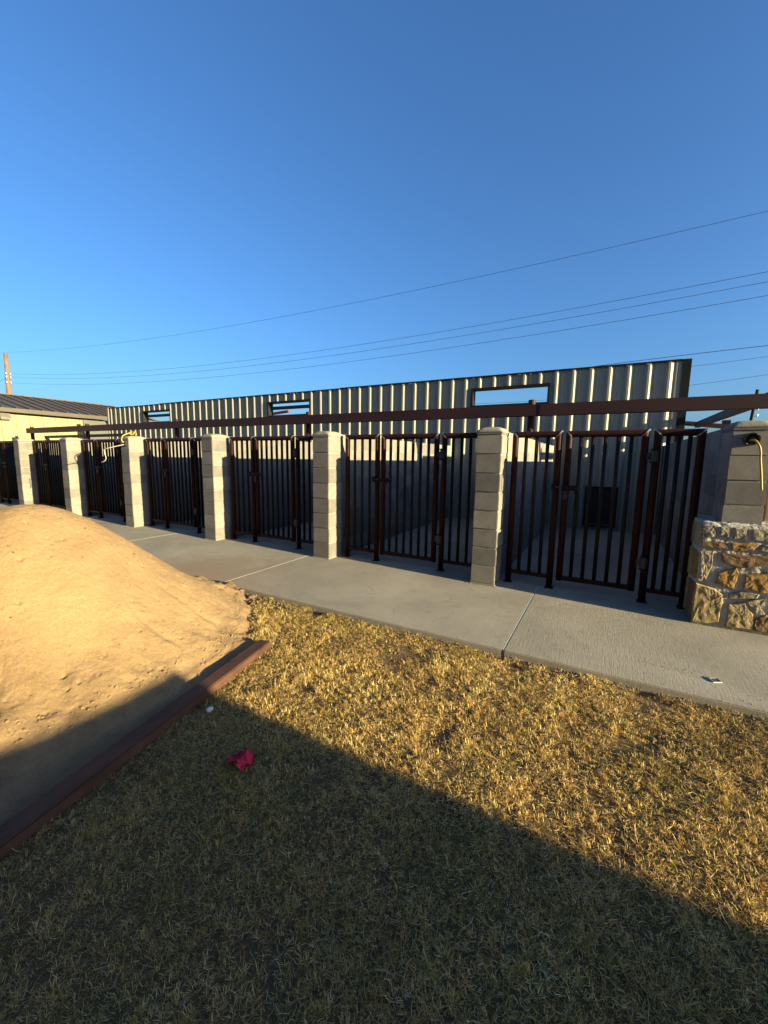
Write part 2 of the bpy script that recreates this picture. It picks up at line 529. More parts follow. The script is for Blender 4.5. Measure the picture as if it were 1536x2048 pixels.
front = [('tan', [(0.75, 0.36), (0.85, 0.34), (0.93, 0.29), (0.94, 0.23), (0.93, 0.05), (0.75, 0.02)]),
 ('tan', [(0.98, 0.02), (0.98, 0.22), (1.08, 0.25), (1.14, 0.16), (1.15, 0.03)]),
 ('pale', [(1.09, 0.26), (1.2, 0.31), (1.19, 0.22), (1.16, 0.17)]),
 ('ochre', [(0.88, 0.38), (0.89, 0.47), (1.0, 0.53), (1.02, 0.49), (1.0, 0.35), (0.96, 0.36)]),
 ('ochre', [(1.06, 0.49), (1.27, 0.53), (1.27, 0.35), (1.17, 0.35), (1.06, 0.37)]),
 ('brown', [(0.89, 0.64), (1.27, 0.66), (1.27, 0.58), (1.03, 0.53), (0.91, 0.57)]),
 ('pale', [(0.755, 0.64), (0.84, 0.65), (0.84, 0.52), (0.81, 0.4), (0.765, 0.47)]),
 ('brown', [(0.755, 0.73), (0.92, 0.74), (0.93, 0.68), (0.755, 0.68)]),
 ('ochre', [(0.95, 0.735), (1.12, 0.735), (1.09, 0.69), (0.96, 0.67)]),
 ('grey', [(0.75, 0.865), (0.83, 0.865), (0.84, 0.79), (0.83, 0.77), (0.75, 0.765)]),
 ('grey', [(0.87, 0.86), (0.93, 0.86), (0.92, 0.78), (0.87, 0.79)]),
 ('pale', [(0.96, 0.86), (1.03, 0.855), (1.03, 0.77), (0.96, 0.77)]),
 ('grey', [(1.07, 0.855), (1.27, 0.855), (1.27, 0.77), (1.07, 0.77)]),
 ('brown', [(1.16, 0.13), (1.22, 0.17), (1.27, 0.14), (1.28, 0.03), (1.16, 0.03)]),
 ('pale', [(0.758, 0.43), (0.80, 0.46), (0.79, 0.39), (0.76, 0.38)]),
 ('grey', [(0.97, 0.305), (1.05, 0.335), (1.16, 0.33), (1.15, 0.30), (0.98, 0.27)]),
 ('pale', [(1.15, 0.74), (1.27, 0.74), (1.27, 0.68), (1.12, 0.69)])]
for i, (k, poly) in enumerate(front):
    stone(poly, 'front', k, 40 + i)
left = [('brown', [(4.22, 0.02), (4.48, 0.02), (4.46, 0.34), (4.21, 0.36)]), ('grey', [(4.51, 0.02), (4.78, 0.02), (4.78, 0.30), (4.50, 0.33)]),
        ('ochre', [(4.22, 0.40), (4.42, 0.38), (4.44, 0.62), (4.22, 0.62)]), ('tan', [(4.47, 0.37), (4.78, 0.35), (4.78, 0.6), (4.48, 0.62)]),
        ('pale', [(4.22, 0.67), (4.5, 0.66), (4.5, 0.85), (4.22, 0.86)]), ('grey', [(4.54, 0.66), (4.78, 0.65), (4.78, 0.85), (4.54, 0.86)])]
for i, (k, poly) in enumerate(left):
    stone(poly, 'left', k, 80 + i, 0.02)

# ------------------------------------------------------------------ divider walls between the kennels
DT, DH = 0.20, 1.70
b2 = MB().box(-DT / 2, DT / 2, 0.002, 0.404, 0.0025, 0.2095).mesh('block', M_block, bevel=0.003)
dcore = MB().box(-DT / 2 + 0.004, DT / 2 - 0.004, PY + PD + 0.004, WALL_Y - 0.004, 0.0, DH - 0.004).mesh('mortar', M_mortar)
hb = MB().box(-DT / 2, DT / 2, 0.002, 0.20, 0.0025, 0.2095).mesh('block', M_block, bevel=0.003)
tb = MB().box(-DT / 2, DT / 2, PY + PD + 0.004, WALL_Y - 0.004, 0.0, DH).mesh('wall', M_block, bevel=0.004)
XD = [P1X] + [x - PW / 2 for x in PR]
for k, xd in enumerate(XD):
    lab = 'grey block divider wall behind the stone-based pillar' if k == 0 else 'grey block divider wall behind the %s plain block pillar' % ord_[k - 1]
    root = thing('divider_wall', (xd, 0, 0), lab, 'wall', 'walls dividing the kennels')
    if k < 3:
        link('mortar', dcore, root)
        for c in range(8):
            y = PY + PD + 0.004
            if c % 2:
                link('block', hb, root, (0, y, c * 0.2125)); y += 0.2025
            while y + 0.40 < WALL_Y:
                link('block', b2, root, (0, y, c * 0.2125)); y += 0.4065
    else:
        link('wall', tb, root)

# ------------------------------------------------------------------ gates and fixed panels
GY, GZT, PR_ = 4.615, 1.655, 0.033
BAR_R = 0.0190
def frame_tubes(root, x0, x1, foot):
    """inverted U of pipe with mitred corners, bottom rail and ground welds"""
    for x, s in ((x0, 1), (x1, -1)):
        vs, fs = [], []
        n = 12
        for t in range(n):
            a = 2 * math.pi * t / n
            dx, dy = math.cos(a) * PR_, math.sin(a) * PR_
            vs.append((x + dx, dy, foot)); vs.append((x + dx, dy, GZT - s * dx))       # 45 degree cut
        fs = [(2 * t, 2 * ((t + 1) % n), 2 * ((t + 1) % n) + 1, 2 * t + 1) for t in range(n)]
        fs.append(tuple(2 * t for t in range(n)))
        MB().add(vs, fs).build('post', M_steel, root, smooth=True)
        wv = []
        for t in range(n):
            a = 2 * math.pi * t / n
            for rr, off in ((PR_ * 1.07, -0.004), (PR_ * 1.07, 0.004)):
                dx, dy = math.cos(a) * rr, math.sin(a) * rr
                wv.append((x + dx + s * off, dy, GZT - s * dx + off))
        MB().add(wv, [(2 * t, 2 * ((t + 1) % n), 2 * ((t + 1) % n) + 1, 2 * t + 1) for t in range(n)]).build('weld', M_weld, root, smooth=True)
    vs = []
    n = 12
    for t in range(n):
        a = 2 * math.pi * t / n
        dz, dy = math.cos(a) * PR_, math.sin(a) * PR_
        vs.append((x0 - dz, dy, GZT + dz)); vs.append((x1 + dz, dy, GZT + dz))
    MB().add(vs, [(2 * t, 2 * ((t + 1) % n), 2 * ((t + 1) % n) + 1, 2 * t + 1) for t in range(n)]).build('top_rail', M_steel, root, smooth=True)

bar_me = MB().tube([(0, 0, 0.14), (0, 0, GZT - 0.01)], BAR_R, 8).mesh('bar', M_bar, smooth=True)
def bars(root, x0, x1, nb):
    for k in range(nb):
        link('bar', bar_me, root, (x0 + (x1 - x0) * (k + 1) / (nb + 1), 0, 0))

def fixed_panel(X0, x0, x1, label):
    root = thing('fence_panel', (X0, GY, 0), label, 'fence panel', 'fixed bar panels beside the kennel gates')
    frame_tubes(root, x0, x1, 0.006)
    for x in (x0, x1):
        MB().box(x - 0.045, x + 0.045, -0.045, 0.045, 0.0, 0.008).build('base_plate', M_steel, root)
    MB().box(x0 + 0.02, x1 - 0.02, -0.02, 0.02, 0.105, 0.145).build('bottom_rail', M_steel, root)
    bars(root, x0, x1, 3)
    return root

def gate(X0, x0, x1, nb, label, ajar=0.0):
    root = thing('gate', (X0 + x1, GY, 0), label, 'gate', 'kennel gates')
    a, c = x0 - x1, 0.0
    frame_tubes(root, a, c, 0.10)
    MB().box(a + 0.02, c - 0.02, -0.02, 0.02, 0.105, 0.15).build('bottom_rail', M_steel, root)
    bars(root, a, c, nb)
    for z in (1.435, 0.40):                                    # hinge: strap on the gate, barrel on the post
        h = MB().box(0.02, 0.064, -0.028, 0.010, z - 0.035, z + 0.035).build('hinge', M_hinge, root)
        MB().tube([(0.085, -0.030, z - 0.055), (0.085, -0.030, z + 0.055)], 0.030, 12).build('barrel', M_hinge, h, smooth=False)
        MB().tube([(0.085, -0.030, z - 0.068), (0.085, -0.030, z - 0.052)], 0.036, 12).build('collar', M_bar, h)
        MB().tube([(0.085, -0.030, z + 0.052), (0.085, -0.030, z + 0.068)], 0.036, 12).build('collar', M_bar, h)
    zl = 1.105
    l = MB().box(a - 0.035, a + 0.115, -0.062, -0.034, zl - 0.030, zl + 0.022).build('latch', M_bar, root, bevel=0.004)
    MB().tube([(a - 0.14, -0.048, zl), (a + 0.14, -0.048, zl)], 0.010, 8).build('bolt', M_hinge, l)
    MB().box(a - 0.135, a - 0.095, -0.065, -0.032, zl - 0.035, zl + 0.035).build('keeper', M_bar, l, bevel=0.004)
    MB().box(a - 0.018, a + 0.022, -0.060, -0.046, zl - 0.125, zl - 0.034).build('hasp', M_hinge, l, bevel=0.004)
    MB().tube([(a + 0.09, -0.048, zl), (a + 0.095, -0.085, zl - 0.02), (a + 0.095, -0.088, zl - 0.06)], 0.008, 8).build('handle', M_bar, l)
    return root

def bay_name(k):
    if k == 0:
        return 'between the stone-based and first plain pillars'
    return 'between the %s and %s plain pillars' % (ord_[k - 1], ord_[k])
for k, xr in enumerate(PR):
    nm = bay_name(k)
    if k == 0:
        d = (0.085, 0.525, 0.62, 1.285, 1.385, 1.715)
        nb = 5
    else:
        d = (0.105, 0.575, 0.665, 1.40, 1.50, 1.925)
        nb = 6
    fixed_panel(xr, d[0], d[1], 'narrow dark bar panel left of the gate %s' % nm)
    gate(xr, d[2], d[3], nb, 'dark rust-brown pipe gate with latch %s' % nm)
    fixed_panel(xr, d[4], d[5], 'narrow dark bar panel right of the gate %s' % nm)
fixed_panel(P1X + PW / 2, 0.06, 0.52, 'dark bar panel right of the stone-based pillar at the picture edge')

# ------------------------------------------------------------------ metal back wall
WT, WL, WR = 3.215, -17.81, 1.065
PITCH_R = 0.3195
wins = [(-2.77, -1.19, 2.60, 2.935), (-9.05, -7.49, 2.61, 2.965), (-15.45, -13.85, 2.60, 2.965)]
centres = [(a + PW / 2 * 0 + 0) for a in []]
bay_c = [(P1X + XD[1]) / 2] + [(XD[i] + XD[i + 1]) / 2 for i in range(1, len(XD) - 1)]
doors = [(c - 0.25, c + 0.25, 0.10, 0.84) for c in bay_c]
wall = thing('metal_wall', (0, WALL_Y, 0), 'tall stone-coloured ribbed metal wall behind the kennels with three openings', 'wall')
prof = [(-0.1598, 0), (-0.124, 0), (-0.117, -0.007), (-0.100, -0.007), (-0.093, 0), (-0.062, 0), (-0.018, -0.038), (0.018, -0.038), (0.062, 0), (0.093, 0), (0.100, -0.007), (0.117, -0.007), (0.124, 0)]
def prof_y(x):
    u = (x - 0.88 + PITCH_R / 2) % PITCH_R - PITCH_R / 2
    pp = prof + [(0.1598, 0)]
    for (a, ya), (c, yc) in zip(pp[:-1], pp[1:]):
        if a <= u <= c:
            return ya + (yc - ya) * (u - a) / (c - a)
    return 0.0
def panel_mesh(x0, x1, seed):
    r = random.Random(seed)
    cuts = {x0, x1}
    k = int(math.floor((x0 - 0.88) / PITCH_R)) - 1
    while 0.88 + k * PITCH_R < x1 + PITCH_R:
        for u, _ in prof:
            x = 0.88 + k * PITCH_R + u
            if x0 < x < x1:
                cuts.add(x)
        k += 1
    opens = [o for o in wins + doors if o[1] > x0 and o[0] < x1]
    for o in opens:
        for x in o[:2]:
            if x0 < x < x1:
                cuts.add(x)
    cuts = sorted(cuts)
    mb = MB()
    dy = r.uniform(-0.001, 0.001)
    topz = WT + r.uniform(-0.006, 0.002)
    for a, c in zip(cuts[:-1], cuts[1:]):
        if c - a < 1e-5:
            continue
        mid = (a + c) / 2
        zr = [(-0.003, topz)]
        for o in opens:
            if o[0] < mid < o[1]:
                nz = []
                for z0, z1 in zr:
                    if o[3] <= z0 or o[2] >= z1:
                        nz.append((z0, z1)); continue
                    if o[2] > z0:
                        nz.append((z0, o[2]))
                    if o[3] < z1:
                        nz.append((o[3], z1))
                zr = nz
        for z0, z1 in zr:
            e = 1e-4
            ya, yc = prof_y(a + e) + dy, prof_y(c - e) + dy
            mb.add([(a, ya, z0), (c, yc, z0), (c, yc, z1), (a, ya, z1), (a, ya + .0012, z0), (c, yc + .0012, z0), (c, yc + .0012, z1), (a, ya + .0012, z1)],
                   [(0, 1, 2, 3), (7, 6, 5, 4), (3, 2, 6, 7), (0, 4, 5, 1)])
    return mb
x = WR
k = 0
while x > WL:
    x0 = max(x - 3 * PITCH_R, WL)
    panel_mesh(x0, x - 0.0005, k).build('panel', M_panel, wall)
    x = x0
    k += 1
for (a, c, z0, z1) in wins:
    f = MB()
    f.box(a - 0.045, a, -0.044, 0.16, z0 - 0.045, z1 + 0.045)
    f.box(c, c + 0.045, -0.044, 0.16, z0 - 0.045, z1 + 0.045)
    f.box(a, c, -0.044, 0.16, z1, z1 + 0.045)
    f.box(a, c, -0.044, 0.16, z0 - 0.045, z0)
    f.build('opening_frame', M_trim, wall)
for (a, c, z0, z1) in doors:
    f = MB()
    f.box(a - 0.04, a, -0.042, 0.03, z0 - 0.04, z1 + 0.04)
    f.box(c, c + 0.04, -0.042, 0.03, z0 - 0.04, z1 + 0.04)
    f.box(a, c, -0.042, 0.03, z1, z1 + 0.04)
    f.box(a, c, -0.042, 0.03, z0 - 0.04, z0)
    fo = f.build('dog_door', M_trim, wall)
    MB().box(a + 0.003, c - 0.003, 0.005, 0.015, z0 + 0.003, z1 - 0.003).build('flap', M_black, fo)
# cap strip: short lengths that do not quite line up
x = WR
r = random.Random(3)
while x > WL:
    x0 = max(x - r.uniform(1.6, 2.6), WL)
    dz = r.uniform(-0.007, 0.009)
    MB().box(x0, x - 0.004, -0.040 + r.uniform(-.004, .004), 0.05, WT - 0.010 + dz, WT + 0.018 + dz).build('cap_strip', M_trim, wall)
    x = x0
# folded scraps of sheet left along the top edge
for i in range(46):
    x = r.uniform(WL + 0.3, WR - 0.2)
    wd = r.uniform(0.02, 0.08)
    h = r.uniform(0.012, 0.03)
    MB().add([(x, -0.046, WT - 0.012), (x + wd, -0.048, WT - 0.012), (x + wd * 0.9, -0.05 - h * .3, WT - 0.012 - h), (x + wd * .2, -0.048, WT - 0.012 - h * .6)], [(0, 1, 2, 3)]).build('folded_edge', M_panel, wall)
MB().box(WR + 0.002, WR + 0.135, -0.012, 0.16, 0.0, WT + 0.02).build('corner_trim', M_trim, wall)
MB().box(WL - 0.09, WL - 0.002, -0.045, 0.12, 0.0, WT + 0.03).build('corner_trim', M_panel, wall)
for z in (0.4, 1.5, 2.55, 3.10):
    MB().box(WL + 0.1, WR - 0.1, 0.02 if z != 2.55 else 0.17, 0.10 if z != 2.55 else 0.25, z - 0.05 if z != 2.55 else 2.42, z + 0.05 if z != 2.55 else 2.52).build('girt', M_redsteel, wall)

# steel behind the wall, seen through the openings
o = MB().box(-24.0, -6.5, 10.55, 10.65, 2.985, 3.085).build('roof_purlin', M_trim)
tag(o, 'dark steel purlin crossing the middle and far wall openings', 'beam')
o = MB().bar((-19.5, 12.2, 2.75), (-15.0, 12.2, 3.30), 0.1, 0.22).build('red_steel_rafter', M_redsteel)
tag(o, 'sloping red steel rafter seen through the farthest wall opening', 'beam')
o = MB().bar((-13.5, 11.0, 2.70), (-9.9, 11.0, 2.97), 0.1, 0.08).build('red_steel_rafter', M_redsteel)
tag(o, 'thin red steel rafter seen low in the middle wall opening', 'beam')
for i, x in enumerate((-22.0, -18.2, -11.9)):
    o = MB().box(x - 0.08, x + 0.08, 10.67, 10.83, -0.1, 3.30).build('steel_column', M_redsteel)
    tag(o, ('steel column behind the metal wall, left of the far opening', 'steel column behind the metal wall, hidden left end', 'steel column behind the metal wall near the middle opening')[i], 'column', 'columns behind the metal wall')

# ------------------------------------------------------------------ long header beam and its posts
BY = 7.0
hb_ = thing('header_beam', (0, BY, 0), 'long dark red-brown steel beam running above the kennels', 'beam')
segs = [(-19.25, -13.2), (-13.195, -7.1), (-7.095, -1.0), (-0.995, 5.2)]
for a, c in segs:
    za, zc = 2.09 + 0.028 * (-a) / 19, 2.09 + 0.028 * (-c) / 19
    mb = MB()
    mb.add([(a, -0.045, za), (c, -0.045, zc), (c, 0.045, zc), (a, 0.045, za), (a, -0.045, za + .185), (c, -0.045, zc + .185), (c, 0.045, zc + .185), (a, 0.045, za + .185)],
           [(3, 2, 1, 0), (4, 5, 6, 7), (0, 1, 5, 4), (1, 2, 6, 5), (2, 3, 7, 6), (3, 0, 4, 7)])
    mb.build('beam_length', M_beam, hb_, bevel=0.006, seg=2)
for x in (-13.2, -7.1, -1.0):
    MB().box(x - 0.012, x + 0.012, -0.049, -0.044, 2.10, 2.28).build('weld', M_steel, hb_)
pl = ['second-farthest', 'middle', 'second-nearest', 'nearest']
for i, x in enumerate((-19.15, -15.15, -10.45, -5.83, -1.15, 3.5)):
    lab = ['round steel post holding the far left end of the long beam', 'round steel post under the long beam near the cream building',
           'round steel post under the long beam below the farthest wall opening', 'round steel post under the long beam below the middle wall opening',
           'round steel post under the long beam below the nearest wall opening', 'round steel post under the long beam beyond the right picture edge'][i]
    o = MB().tube([(x, BY + 0.105, 0 if i > 0 else -0.05), (x, BY + 0.105, 2.365)], 0.057, 14).build('beam_post', M_steel, smooth=False)
    tag(o, lab, 'post', 'posts under the long beam')
# cross members
o = MB().bar((1.79, BY + 0.06, 2.235), (1.79, 11.9, 2.262), 0.09, 0.125).build('rafter', M_beam)
tag(o, 'steel rafter running back from the long beam at the right', 'beam', 'rafters at the right end')
o = MB().bar((3.3, BY + 0.06, 2.20), (3.3, 11.9, 2.25), 0.09, 0.125).build('rafter', M_beam)
tag(o, 'steel rafter at the far right edge above the stone-based pillar', 'beam', 'rafters at the right end')
o = MB().bar((1.1, 11.96, 2.37), (3.6, 11.96, 2.06), 0.09, 0.10).build('rear_beam', M_beam)
tag(o, 'sloping dark rear beam behind the right end of the metal wall', 'beam')
o = MB().box(2.28, 2.42, 12.02, 12.16, -0.1, 2.37).build('rear_post', M_steel)
tag(o, 'square rear steel post showing just left of the stone-based pillar top', 'post')
o = MB().box(-21.0, -14.6, 8.2, 8.3, 2.02, 2.12).build('rear_purlin', M_trim)
tag(o, 'dark purlin under the far left end of the long beam', 'beam')

# ------------------------------------------------------------------ cream building at the end
BX, EV = -21.0, 2.975
cb = thing('cream_building', (BX, 9, 0), 'cream sheet-metal building with brown standing-seam roof at far left', 'building')
y = 1.0
k = 0
pm = MB().box(-0.03, 0.0, 0.004, 0.446, 0.0, EV).mesh('wall_panel', M_yellow, bevel=0.004)
while y < 12.0:
    link('wall_panel', pm, cb, (0, y - 9, -0.02)); y += 0.45
MB().box(-7.9, -0.035, 1.02 - 9, 12.0 - 9, 0, EV - 0.01).build('inner_wall', M_yellow, cb)
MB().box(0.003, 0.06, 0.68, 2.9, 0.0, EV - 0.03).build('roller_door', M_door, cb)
def roof_z(x):                 # x relative to BX
    return EV + 0.14 + (0.32 - x) * 0.225
rf = MB().add([(0.32, -8.4, roof_z(.32)), (0.32, 4.2, roof_z(.32)), (-4, 4.2, roof_z(-4)), (-4, -8.4, roof_z(-4)), (-8.3, 4.2, roof_z(.32)), (-8.3, -8.4, roof_z(.32)),
               (0.32, -8.4, roof_z(.32) - .03), (0.32, 4.2, roof_z(.32) - .03), (-4, 4.2, roof_z(-4) - .03), (-4, -8.4, roof_z(-4) - .03), (-8.3, 4.2, roof_z(.32) - .03), (-8.3, -8.4, roof_z(.32) - .03)],
              [(0, 1, 2, 3), (3, 2, 4, 5), (7, 6, 9, 8), (8, 9, 11, 10), (0, 6, 7, 1), (4, 10, 11, 5), (0, 3, 9, 6), (3, 5, 11, 9), (1, 7, 8, 2), (2, 8, 10, 4)]).build('roof', M_roof, cb)
sm = MB().bar((0.325, 0, roof_z(.325) + .022), (-3.98, 0, roof_z(-3.98) + .022), 0.035, 0.05).mesh('seam', M_roof)
y = -8.2
while y < 4.2:
    link('seam', sm, rf, (0, y, 0)); y += 0.43
MB().box(0.323, 0.36, -8.4, 4.2, EV - 0.01, EV + 0.15).build('fascia', M_roof, cb)
MB().box(0.002, 0.322, -8.4, 4.2, EV + 0.003, EV + 0.02).build('soffit', M_roof, cb)
MB().bar((-4, -8.4, roof_z(-4) + .02), (-4, 4.2, roof_z(-4) + .02), 0.3, 0.05).build('ridge_cap', M_roof, cb)
wl = thing('wall_lamp', (BX + 0.003, 6.93, 2.80), 'grey wall-mounted lamp box under the eave of the cream building', 'lamp')
MB().add([(0, -.16, .14), (.12, -.16, .14), (.2, -.16, -.05), (.2, -.16, -.12), (0, -.16, -.12), (0, .16, .14), (.12, .16, .14), (.2, .16, -.05), (.2, .16, -.12), (0, .16, -.12)],
         [(0, 1, 2, 3, 4), (9, 8, 7, 6, 5), (0, 5, 6, 1), (1, 6, 7, 2), (2, 7, 8, 3), (3, 8, 9, 4), (4, 9, 5, 0)]).build('housing', M_lamp, wl)
MB().box(0.03, 0.17, -.13, .13, -.135, -.1205).build('lens', M_lamp, wl)

# ------------------------------------------------------------------ poles and wires
up_ = thing('utility_pole', (-39.62, 13.5, 0), 'tall weathered wooden utility pole above the cream building roof', 'pole')
MB().tube([(0, 0, -.1), (0.02, 0, 5), (0.20, 0, 8.66)], [0.17, 0.155, 0.125], 12).build('shaft', M_pole, up_, smooth=True)
for zz in (7.15, 6.9, 6.52):
    MB().bar((0.15, -0.2, zz), (0.15, 0.2, zz), 0.05, 0.04).build('bracket', M_wire, up_)
    for sg in (-1, 1):
        MB().tube([(0.29, sg * .12, zz), (0.29, sg * .12, zz + .1)], 0.03, 8).build('insulator', M_galv, up_)
ur = thing('utility_pole', (11.6, 50.0, 0), 'distant thin utility pole at the right edge above the stone-based pillar', 'pole')
MB().tube([(-0.35, 0, -.1), (-0.1, 0, 5), (0.08, 0, 8.2)], [0.17, 0.15, 0.12], 10).build('shaft', M_trim, ur, smooth=True)
for zz in (5.8, 6.4, 7.0):
    MB().tube([(0.05, 0, zz), (0.32, 0, zz), (0.34, 0, zz + .16)], 0.05, 6).build('insulator', M_galv, ur)

def wire(pts, Y, x0, x1, label, r=0.02):
    A = np.polyfit([p[0] for p in pts], [p[1] for p in pts], 2 if len(pts) > 2 else 1)
    P = [(x, Y, float(np.polyval(A, x))) for x in np.linspace(x0, x1, 40)]
    o = MB().tube(P, r, 5).build('overhead_wire', M_wire)
    tag(o, label, 'wire', 'overhead wires')
wire([(-39.47, 8.70), (-17.69, 7.39), (-7.54, 7.14), (2.91, 7.38)], 13.5, -39.5, 14, 'highest overhead wire, from the pole top far above the others', 0.0055)
wire([(-39.02, 7.17), (-7.51, 5.66), (3.05, 5.98)], 13.5, -39.4, 14, 'second overhead wire from the top, upper of the three close together', 0.006)
wire([(-39.08, 6.93), (-7.51, 5.41), (3.08, 5.75)], 13.5, -39.4, 14, 'middle of the three close overhead wires', 0.006)
wire([(-39.18, 6.54), (-7.5, 5.09), (3.11, 5.43)], 13.5, -39.4, 14, 'lowest of the three close overhead wires', 0.006)
wire([(-39.1, 6.9), (-60, 6.0), (-80, 5.9)], 13.5, -80, -39.5, 'wire running left from the tall wooden pole out of the picture', 0.008)
wire([(-5.85, 11.30), (3.05, 11.75), (11.99, 12.05)], 50, -40, 40, 'dark wire just above the right end of the metal wall', 0.028)
wire([(-5, 10.2), (6.81, 10.74), (12.1, 11.08)], 50, -40, 40, 'thin wire meeting the sky right of the metal wall corner', 0.016)
wire([(-5, 8.3), (6.78, 8.96), (12.26, 9.49)], 50, -30, 40, 'lowest thin wire right of the metal wall above the beam', 0.016)

# ------------------------------------------------------------------ out-of-view shed that shades the lawn, and the added building
hs = thing('shed', (9.0, 0.0, 0), 'low flat-roofed shed out of the picture whose shadow lies on the lawn', 'shed')
hx, hy = -2.60, 1.47                      # where its corner shadow falls
hh = 1.9
L = (hh + 0.01) / math.tan(SUN_EL)
kx, ky = hx + L * math.cos(SUN_AZ), hy - L * math.sin(SUN_AZ)
hs.location = (kx, ky, 0)
MB().box(0.12, 9, -9, -0.12, -0.2, 1.75).build('wall', M_unseen_wall, hs)
MB().box(0.0, 9.1, -9.1, 0.0, 1.752, hh).build('roof', M_roof, hs)
for yy in (-2.2, -6.5):
    wv = MB().box(0.07, 0.118, yy - .45, yy + .45, 0.8, 1.5).build('window', M_trim, hs)
    MB().box(0.055, 0.068, yy - .38, yy + .38, 0.87, 1.43).build('pane', M_black, wv)
dv = MB().box(0.07, 0.118, -4.7, -3.9, 0, 1.72).build('door', M_beam, hs)
MB().tube([(0.04, -4.02, 0.85), (0.07, -4.02, 0.85)], 0.03, 8).build('handle', M_hinge, dv)

# added building, never in view: blocks the low southern sky to darken the shade
ho = thing('sky_blocker', (0.0, -2.3, 0), 'added building behind the camera, never in view, that blocks low sky to darken shade', 'sky_blocker')
MB().box(-9, 12, -8, -0.3, -0.3, 3.25).build('wall', M_unseen_wall, ho)
MB().box(-9.4, 12.4, -8.4, 0.0, 3.252, 3.45).build('roof', M_roof, ho)
for xx in (-6.0, -2.0, 2.5, 7.5):
    wv = MB().box(xx - 0.6, xx + 0.6, -0.298, -0.25, 1.0, 2.3).build('window', M_trim, ho)
    MB().box(xx - 0.53, xx + 0.53, -0.249, -0.24, 1.07, 2.23).build('pane', M_black, wv)
dv = MB().box(4.5, 5.45, -0.298, -0.25, -0.05, 2.1).build('door', M_beam, ho)
MB().tube([(4.6, -0.25, 1.0), (4.6, -0.21, 1.0)], 0.03, 8).build('handle', M_hinge, dv)

# ------------------------------------------------------------------ sand pile
SCX, SCY, SRX, SRY, SH, SE, SS = -3.676, 1.258, 1.455, 1.56, 0.985, 1.35, 0.36
step = 0.008
xs = np.arange(-5.9, -1.80, step); ys = np.arange(-1.2, 3.35, step)
gx, gy = np.meshgrid(xs, ys, indexing='ij')
r0 = np.sqrt(((gx - SCX) / SRX) ** 2 + ((gy - SCY) / SRY) ** 2)
wk = np.clip((r0 - 0.72) / 0.25, 0.12, 1)           # ragged toe, smooth flanks
wx = gx + wk * (0.10 * vnoise(gx, gy, 0.7, 21) + 0.05 * vnoise(gx, gy, 0.22, 22) + 0.02 * vnoise(gx, gy, 0.07, 25))
wy = gy + wk * (0.10 * vnoise(gx, gy, 0.7, 23) + 0.05 * vnoise(gx, gy, 0.22, 24) + 0.02 * vnoise(gx, gy, 0.07, 26))
rr = np.sqrt(((wx - SCX) / SRX) ** 2 + ((wy - SCY) / SRY) ** 2 + SS * SS) - SS
t = 1 - rr / (math.sqrt(1 + SS * SS) - SS)
z = SH * np.sign(t) * np.abs(t) ** SE
apron = np.exp(-np.maximum(-t, 0) * 6) * 0.05
z = np.where(t > 0, z, np.maximum(z * 0.9, -0.2)) + apron - 0.052 + 0.01
amp = np.clip(t * 3 + 0.35, 0.15, 1)
z += amp * (0.011 * vnoise(gx, gy, 0.33, 31) + 0.0022 * vnoise(gx, gy, 0.12, 32) + 0.0010 * vnoise(gx, gy, 0.05, 33) + 0.0024 * vnoise(gx, gy, 0.020, 34))
z += amp * 0.0022 * rng.uniform(-1, 1, z.shape)
ang0 = np.arctan2(gy - SCY, gx - SCX)
lam = np.clip(t * 3, 0, 1) * np.clip(1.5 - t * 1.6, 0, 1)          # shallow slip ledges round the lower slope
z += lam * (0.0045 * vnoise(rr * 1.4 + 0.05 * vnoise(gx, gy, 0.2, 43), ang0 * 0.5, 0.07, 44) + 0.003 * vnoise(rr * 1.4, ang0 * 0.35, 0.035, 45))
# rills where sand has slid, and pits and kicked holes
ang = np.arctan2(gy - SCY, gx - SCX)
for a0, wdt, dep in ((-0.62, 0.030, 0.035), (-0.50, 0.02, 0.018), (-1.0, 0.03, 0.02), (0.25, 0.02, 0.014), (-0.25, 0.03, 0.014), (0.6, 0.03, 0.016), (-0.8, 0.015, 0.02), (0.02, 0.02, 0.010)):
    dd = np.abs(ang - a0 + 0.05 * vnoise(gx, gy, 0.3, 41))
    z -= dep * np.exp(-(dd / wdt) ** 2) * np.clip((rr - 0.25) * 3, 0, 1) * np.clip(t * 4, 0, 1)
pr_ = random.Random(9)
for i in range(330):
    a = pr_.uniform(-2.2, 1.7); d = pr_.uniform(0.0, 1.0) ** 0.6 * 1.4
    px, py = SCX + d * math.cos(a), SCY + d * math.sin(a)
    s = pr_.choice((0.007, 0.007, 0.007, 0.008, 0.009, 0.011))
    dp = s * pr_.uniform(1.0, 2.2)
    ex, th_ = pr_.uniform(0.45, 1.0), pr_.uniform(0, 3.14)
    i0, i1 = int((px - 0.1 - xs[0]) / step), int((px + 0.1 - xs[0]) / step) + 1
    j0, j1 = int((py - 0.1 - ys[0]) / step), int((py + 0.1 - ys[0]) / step) + 1
    i0, j0 = max(i0, 0), max(j0, 0)
    sx, sy = gx[i0:i1, j0:j1] - px, gy[i0:i1, j0:j1] - py
    sgn = -1 if pr_.random() < 0.93 else 0.4
    z[i0:i1, j0:j1] += sgn * dp * np.exp(-((sx * math.cos(th_) + sy * math.sin(th_)) ** 2 + ((sy * math.cos(th_) - sx * math.sin(th_)) / ex) ** 2) / (s * s))
flat = -0.012 + 0.010 * vnoise(gx, gy, 0.25, 51) + 0.005 * vnoise(gx, gy, 0.06, 52) + 0.003 * vnoise(gx, gy, 0.027, 53)
fall = np.clip((gy - 2.02) / 0.35, 0, 1) * 0.16 + np.clip((-3.4 - gx) / 0.5, 0, 1) * 0.3
